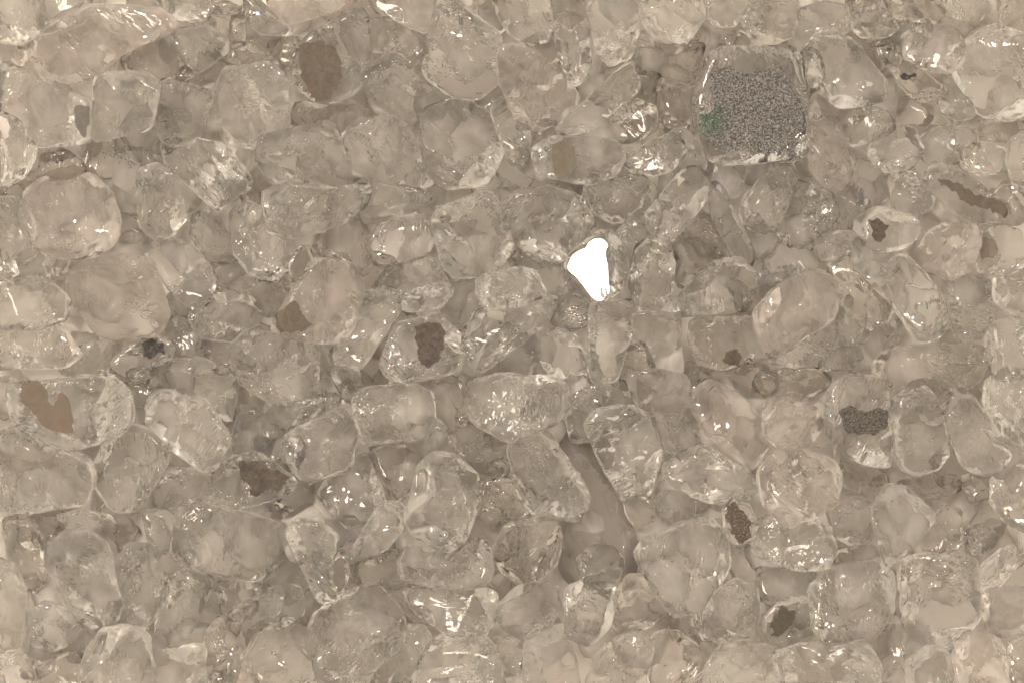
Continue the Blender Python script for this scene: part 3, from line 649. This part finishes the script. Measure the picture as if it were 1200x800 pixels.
# ---------------------------------------------------------------- the loose grit below the countable chips: one mass
def random_poly(cx, cy, r, rg):
    n = rg.randint(5, 8)
    a0 = rg.uniform(0, 6.28); asp = rg.uniform(0.65, 1.0); rot = rg.uniform(0, 3.14)
    out = []
    for k in range(n):
        a = a0 + (k + rg.uniform(-.25, .25)) / n * 6.283
        x, y = math.cos(a) * r * rg.uniform(.85, 1.1), math.sin(a) * r * asp
        out.append((cx + x * math.cos(rot) - y * math.sin(rot), cy + x * math.sin(rot) + y * math.cos(rot)))
    return out

rgb = np.random.RandomState(11)
VV, QQ, TT, base = [], [], [], 0
for gy in range(-2, 16):
    for gx in range(-2, 20):
        x = gx * 66 + (33 if gy % 2 else 0) + rgb.uniform(-16, 16); y = gy * 58 + rgb.uniform(-14, 14)
        if not (-70 < x < 1270 and -70 < y < 870): continue
        ch = Chip(random_poly(x, y, rgb.uniform(30, 46), rgb), int(rgb.randint(1e6)), thick=rgb.uniform(.22, .36), nt=28, nph=14, rough=1.0)
        z = rest(ch, 75)
        V = verts_of(ch) + np.array([ch.c[0], ch.c[1], z])
        q, t = topo(28, 14)
        VV.append(V); QQ.append(q + base); TT.append(t + base); base += len(V)
grit = link('crushed_glass', mesh_from('crushed_glass', np.vstack(VV), np.vstack(QQ), np.vstack(TT)), GLASS['grit'])
grit['kind'] = 'stuff'
grit['label'] = 'dim layer of crushed glass glimpsed below and between the chips'
grit['category'] = 'crushed glass'

# ---------------------------------------------------------------- which further low chips fill the gaps between the traced ones
def inside(poly, x, y):
    c = False; j = len(poly) - 1
    for i in range(len(poly)):
        xi, yi = poly[i]; xj, yj = poly[j]
        if (yi > y) != (yj > y) and x < (xj - xi) * (y - yi) / (yj - yi) + xi: c = not c
        j = i
    return c
cover = np.zeros((84, 124), bool)           # 10 px cells
for n_, l_, k_, poly in CHIPS:
    for j in range(84):
        for i in range(124):
            if not cover[j, i] and inside(poly, i * 10 - 15, j * 10 - 15): cover[j, i] = True
FILL = []
rgf = np.random.RandomState(5)
cells = [(j, i) for j in range(84) for i in range(124) if not cover[j, i]]
rgf.shuffle(cells)
def room(j, i):
    k = 0
    for r in range(1, 5):
        a = cover[max(0, j - r):j + r + 1, max(0, i - r):i + r + 1]
        if a.any() and a.mean() > 0.35: break
        k = r
    return k
cells = sorted(((int(a), int(b)) for a, b in cells), key=lambda c: -room(*c))
taken = []
for j, i in cells:
    x, y = i * 10 - 15, j * 10 - 15
    if not (4 < x < 1196 and 4 < y < 796): continue
    if any(math.hypot(x - a, y - b) < 44 for a, b in taken): continue
    taken.append((x, y))
    if len(taken) >= 72: break
LOOKS = ['dull low', 'small hazy', 'plain half-hidden', 'greyish low', 'shadowed half-hidden', 'faint glinting']
for k, (x, y) in enumerate(taken):
    FILL.append((1000 + k, 0, LOOKS[k % 6], random_poly(x, y, rgf.uniform(26, 38), rgf)))

# ---------------------------------------------------------------- build every chip, lowest layer first
def glass_for(num, layer, look):
    if num == 153: return GLASS['slab']
    if any(w in look for w in ('pink',)): return GLASS['pink']
    if any(w in look for w in ('glitter', 'sparkl', 'crackl', 'crumbl', 'cracked', 'striped', 'streaky', 'rough', 'ridged', 'ribbed', 'facett', 'frosty', 'speckly', 'glint')): return GLASS['rough']
    if any(w in look for w in ('smooth', 'plain', 'pale', 'hazy')): return GLASS['smooth']
    if any(w in look for w in ('shadow', 'dull', 'dark', 'grey')): return GLASS['dull']  # shadowed chips get the darker glass as well as dull ones
    return GLASS['clear']

LAMP_DIR = np.array([0.30, -0.34, 0.89]); LAMP_DIR /= np.linalg.norm(LAMP_DIR)
ALL = []
order = sorted(FILL + CHIPS, key=lambda c: c[1])
for num, layer, look, poly in order:
    patch = PATCHES.get(num)
    kw = {}
    if patch: kw['flat'] = True
    if num == 153: kw.update(flat=True, thick=0.22, rough=0.15, p=12)
    if num == 97:
        hv = LAMP_DIR + np.array([-(700 - 600) / 100 / D_CAM, -(400 - 315) / 100 / D_CAM, 1.0])
        hv /= np.linalg.norm(hv)
        kw.update(flat=True, top_n=hv, p=16, rough=0.3)
    rough = kw.pop('rough', 1.35 if glass_for(num, layer, look) is GLASS['rough'] else (0.6 if glass_for(num, layer, look) is GLASS['smooth'] else 1.0))
    if layer == 0 and 'thick' not in kw: kw['thick'] = 0.25
    big = 80 if layer >= 1 else 48
    ch = Chip(poly, num * 13 + 5, rough=rough, nt=big, nph=big // 2 - 2, **kw)
    z = rest(ch, {0: 70, 1: 80, 2: 88, 3: 90}[layer])
    q, t = topo(ch.nt, ch.nph)
    o = link('glass_chip', mesh_from('glass_chip', verts_of(ch), q, t), glass_for(num, layer, look))
    o.location = (ch.c[0], ch.c[1], z)
    ALL.append(dict(num=num, layer=layer, look=look, poly=poly, o=o, ch=ch))

# ---------------------------------------------------------------- coating remnants on their chips
def build_patch(ch, kind, poly, seed):
    P = np.array([to_xy(q) for q in poly]) - ch.c
    step = 0.008
    x0, y0 = P.min(0) - .03; x1, y1 = P.max(0) + .03
    if kind == 'mirror':
        P = P.mean(0) + (P - P.mean(0)) * 1.10
        for _ in range(3):
            Q = np.roll(P, -1, 0)
            P = np.stack([0.75 * P + 0.25 * Q, 0.25 * P + 0.75 * Q], 1).reshape(-1, 2)
        n = ch.top_n
        d = ch.Ht * n[2] + 0.004
        V = [(x, y, (d - n[0] * x - n[1] * y) / n[2]) for x, y in P]
        me = bpy.data.meshes.new('mirror_coating')
        me.from_pydata(V, [], [tuple(range(len(V)))])
        a = sum(V[i][0] * V[(i + 1) % len(V)][1] - V[(i + 1) % len(V)][0] * V[i][1] for i in range(len(V)))
        if a < 0: me.flip_normals()
        return me
    PC = [tuple(p) for p in chaikin(P, 1)]
    xs = np.arange(x0, x1, step); ys = np.arange(y0, y1, step)
    rg = np.random.RandomState(seed)
    ph = rg.uniform(0, 6.28, 8)
    rag = 0.04 if kind == 'speckle' else 0.012 if kind in ('tan', 'faint', 'ochre', 'grey') else 0.022
    keep = np.zeros((len(ys), len(xs)), bool)
    for j, y in enumerate(ys):
        for i, x in enumerate(xs):
            jx = x + rag * (math.sin(x * 13 + y * 9 + ph[0]) + .45 * math.sin(y * 37 + x * 19 + ph[1]) + .25 * math.sin(x * 71 + y * 53 + ph[4])) + rg.normal() * rag * .12
            jy = y + rag * (math.sin(y * 14 - x * 8 + ph[2]) + .45 * math.sin(x * 41 - y * 17 + ph[3]) + .25 * math.sin(y * 67 - x * 59 + ph[5])) + rg.normal() * rag * .12
            keep[j, i] = inside(PC, jx, jy)
    if kind in ('speckle', 'brownspeck', 'black'):          # worn through in pinholes
        keep &= rg.uniform(size=keep.shape) > 0.04
    XX, YY = np.meshgrid(np.append(xs, xs[-1] + step) - step / 2, np.append(ys, ys[-1] + step) - step / 2)
    _, top = ch.grid_heights(XX + ch.c[0], YY + ch.c[1])
    ids = {}; V = []; F = []
    def vid(j, i):
        if (j, i) not in ids:
            ids[(j, i)] = len(V); V.append((XX[j, i], YY[j, i], top[j, i] + 0.009))
        return ids[(j, i)]
    for j in range(len(ys)):
        for i in range(len(xs)):
            if keep[j, i] and not np.isnan(top[j:j + 2, i:i + 2]).any():
                F.append((vid(j, i), vid(j, i + 1), vid(j + 1, i + 1), vid(j + 1, i)))
    me = bpy.data.meshes.new('coating')
    me.from_pydata(V, [], F)
    for p_ in me.polygons: p_.use_smooth = True
    return me

for rec in ALL:
    if rec['num'] in PATCHES:
        kind, short, label, poly = PATCHES[rec['num']]
        me = build_patch(rec['ch'], kind, poly, rec['num'])
        link('mirror_coating' if kind in ('mirror', 'speckle', 'darkspeckle') else 'coating_patch', me, COAT[kind], rec['o'])

# ---------------------------------------------------------------- words: every chip pointed at by its look and by the marked chip it lies next to
marks = {}
for n_, v in PATCHES.items(): marks[n_] = (v[1], v[2])
for n_, v in LANDMARKS.items(): marks[n_] = v
byn = {r['num']: r for r in ALL}
def ctr(r):
    P = np.array(r['poly'], float); return np.clip(P, (0, 0), (1200, 800)).mean(0)
C = {r['num']: ctr(r) for r in ALL}
SEC = ['right of', 'lower right of', 'below', 'lower left of', 'left of', 'upper left of', 'above', 'upper right of']
def sector(a, b):
    d = C[b] - C[a]
    return int(round(math.atan2(d[1], d[0]) / (math.pi / 4))) % 8
ORD = ['first', 'second', 'third', 'fourth', 'fifth', 'sixth', 'seventh', 'eighth', 'ninth', 'tenth']
used = set()
for r in ALL:
    o, n_ = r['o'], r['num']
    o['category'] = 'glass chip'
    o['group'] = 'chips of crushed mirror glass in the pile'
    if n_ in marks:
        o['label'] = marks[n_][1]; used.add(o['label']); continue
    done = False
    for mk in sorted(marks, key=lambda m: np.hypot(*(C[m] - C[n_])))[:8]:
        sct = sector(mk, n_)
        same = sorted((x for x in C if x != mk and sector(mk, x) == sct), key=lambda x: np.hypot(*(C[x] - C[mk])))
        k = same.index(n_)
        if k >= len(ORD): continue
        where = f'{SEC[sct]} {marks[mk][0]}'
        lab = f"{r['look']} glass chip, " + ('just ' if k == 0 else ORD[k] + ' chip ') + where
        if len(lab.replace(',', '').split()) <= 16 and lab not in used:
            o['label'] = lab; used.add(lab); done = True; break
    if not done:
        print('NO LABEL', n_)
        o['label'] = f"{r['look']} glass chip in the pile"

# ---------------------------------------------------------------- light: a dim warm room, a lamp, plus an added soft lamp and added small sparkle lamps
w = bpy.data.worlds.new('World'); scene.world = w; w.use_nodes = True
N = w.node_tree.nodes; L = w.node_tree.links
bg = N['Background']
tc = N.new('ShaderNodeTexCoord')
def env_lobe(direction, lo, hi):
    d = N.new('ShaderNodeVectorMath'); d.operation = 'DOT_PRODUCT'
    v = np.array(direction, float); v /= np.linalg.norm(v)
    d.inputs[1].default_value = tuple(v)
    L.new(tc.outputs['Generated'], d.inputs[0])
    r = N.new('ShaderNodeMapRange'); r.interpolation_type = 'SMOOTHSTEP'
    r.inputs['From Min'].default_value = lo; r.inputs['From Max'].default_value = hi
    L.new(d.outputs['Value'], r.inputs['Value'])
    return r.outputs[0]
def env_mix(fac, a, c):
    m = N.new('ShaderNodeMixRGB'); L.new(fac, m.inputs[0])
    if isinstance(a, tuple): m.inputs[1].default_value = (*a, 1)
    else: L.new(a, m.inputs[1])
    m.inputs[2].default_value = (*c, 1)
    return m.outputs[0]
# walls, a bright side of the room, a second paler wall, the dark camera and photographer overhead
c_ = env_mix(env_lobe((0, 0, 1), -0.1, 0.6), (0.40, 0.333, 0.250), (0.66, 0.558, 0.425))
c_ = env_mix(env_lobe((-0.35, 0.75, 0.55), 0.60, 0.92), c_, (0.92, 0.795, 0.645))
c_ = env_mix(env_lobe((0.8, -0.25, 0.5), 0.70, 0.95), c_, (0.80, 0.685, 0.55))
c_ = env_mix(env_lobe((0.05, -0.12, 1), 0.955, 0.985), c_, (0.26, 0.215, 0.165))
L.new(c_, bg.inputs['Color'])
bg.inputs['Strength'].default_value = 0.98

def area(name, pos, size, energy, colour):
    l = bpy.data.lights.new(name, 'AREA'); l.shape = 'DISK'; l.size = size; l.energy = energy; l.color = colour
    o = bpy.data.objects.new(name, l); col.objects.link(o)
    o.location = pos
    from mathutils import Vector
    o.rotation_euler = (-Vector(pos)).to_track_quat('-Z', 'Y').to_euler()
    return o
def lamp(name, pos, size, radiance, colour):
    A = math.pi * size * size / 4
    return area(name, pos, size, radiance * math.pi * A, colour)
lamp('desk_lamp', tuple(LAMP_DIR * 70), 5.0, 10, (1.0, 0.88, 0.74))
lamp('added_sparkle_lamp', (-38, 34, 60), 2.2, 512, (1.0, 0.86, 0.70))  # small unseen lamps added from here on, only for glints on the facets
lamp('added_sparkle_lamp', (42, 30, 62), 2.0, 480, (1.0, 0.84, 0.68))
lamp('added_sparkle_lamp', (-14, 46, 66), 2.0, 480, (1.0, 0.86, 0.72))
lamp('added_sparkle_lamp', (-34, -36, 56), 1.8, 416, (1.0, 0.82, 0.66))
lamp('added_sparkle_lamp', (6, 30, 74), 2.2, 672, (1.0, 0.88, 0.76))
lamp('added_sparkle_lamp', (-24, 8, 76), 2.2, 672, (1.0, 0.86, 0.74))
lamp('added_sparkle_lamp', (30, -8, 70), 2.0, 608, (1.0, 0.80, 0.68))
lamp('added_sparkle_lamp', (-6, -34, 70), 2.0, 608, (1.0, 0.88, 0.78))
lamp('added_fill_light', (-15, 11, 31), 8.0, 25, (1.0, 0.865, 0.72))  # added soft fill without a known source, brightens the upper left

# ---------------------------------------------------------------- camera
cam = bpy.data.cameras.new('camera'); co = bpy.data.objects.new('camera', cam); col.objects.link(co)
co.location = (0, 0, D_CAM + Z_FOCUS)
cam.sensor_width = 36; cam.lens = 36 * D_CAM / 12.0
cam.clip_start = 1; cam.clip_end = 500
scene.camera = co

# ---------------------------------------------------------------- render settings
scene.render.engine = 'CYCLES'
cy = scene.cycles
cy.max_bounces = 12; cy.transmission_bounces = 12; cy.glossy_bounces = 6; cy.diffuse_bounces = 4; cy.transparent_max_bounces = 16
cy.caustics_reflective = True; cy.caustics_refractive = True
cy.sample_clamp_indirect = 8.0
cy.use_denoising = True
cy.use_adaptive_sampling = True
cy.adaptive_threshold = 0.07
scene.view_settings.view_transform = 'Standard'
scene.view_settings.look = 'None'
scene.view_settings.exposure = 0
scene.view_settings.gamma = 1
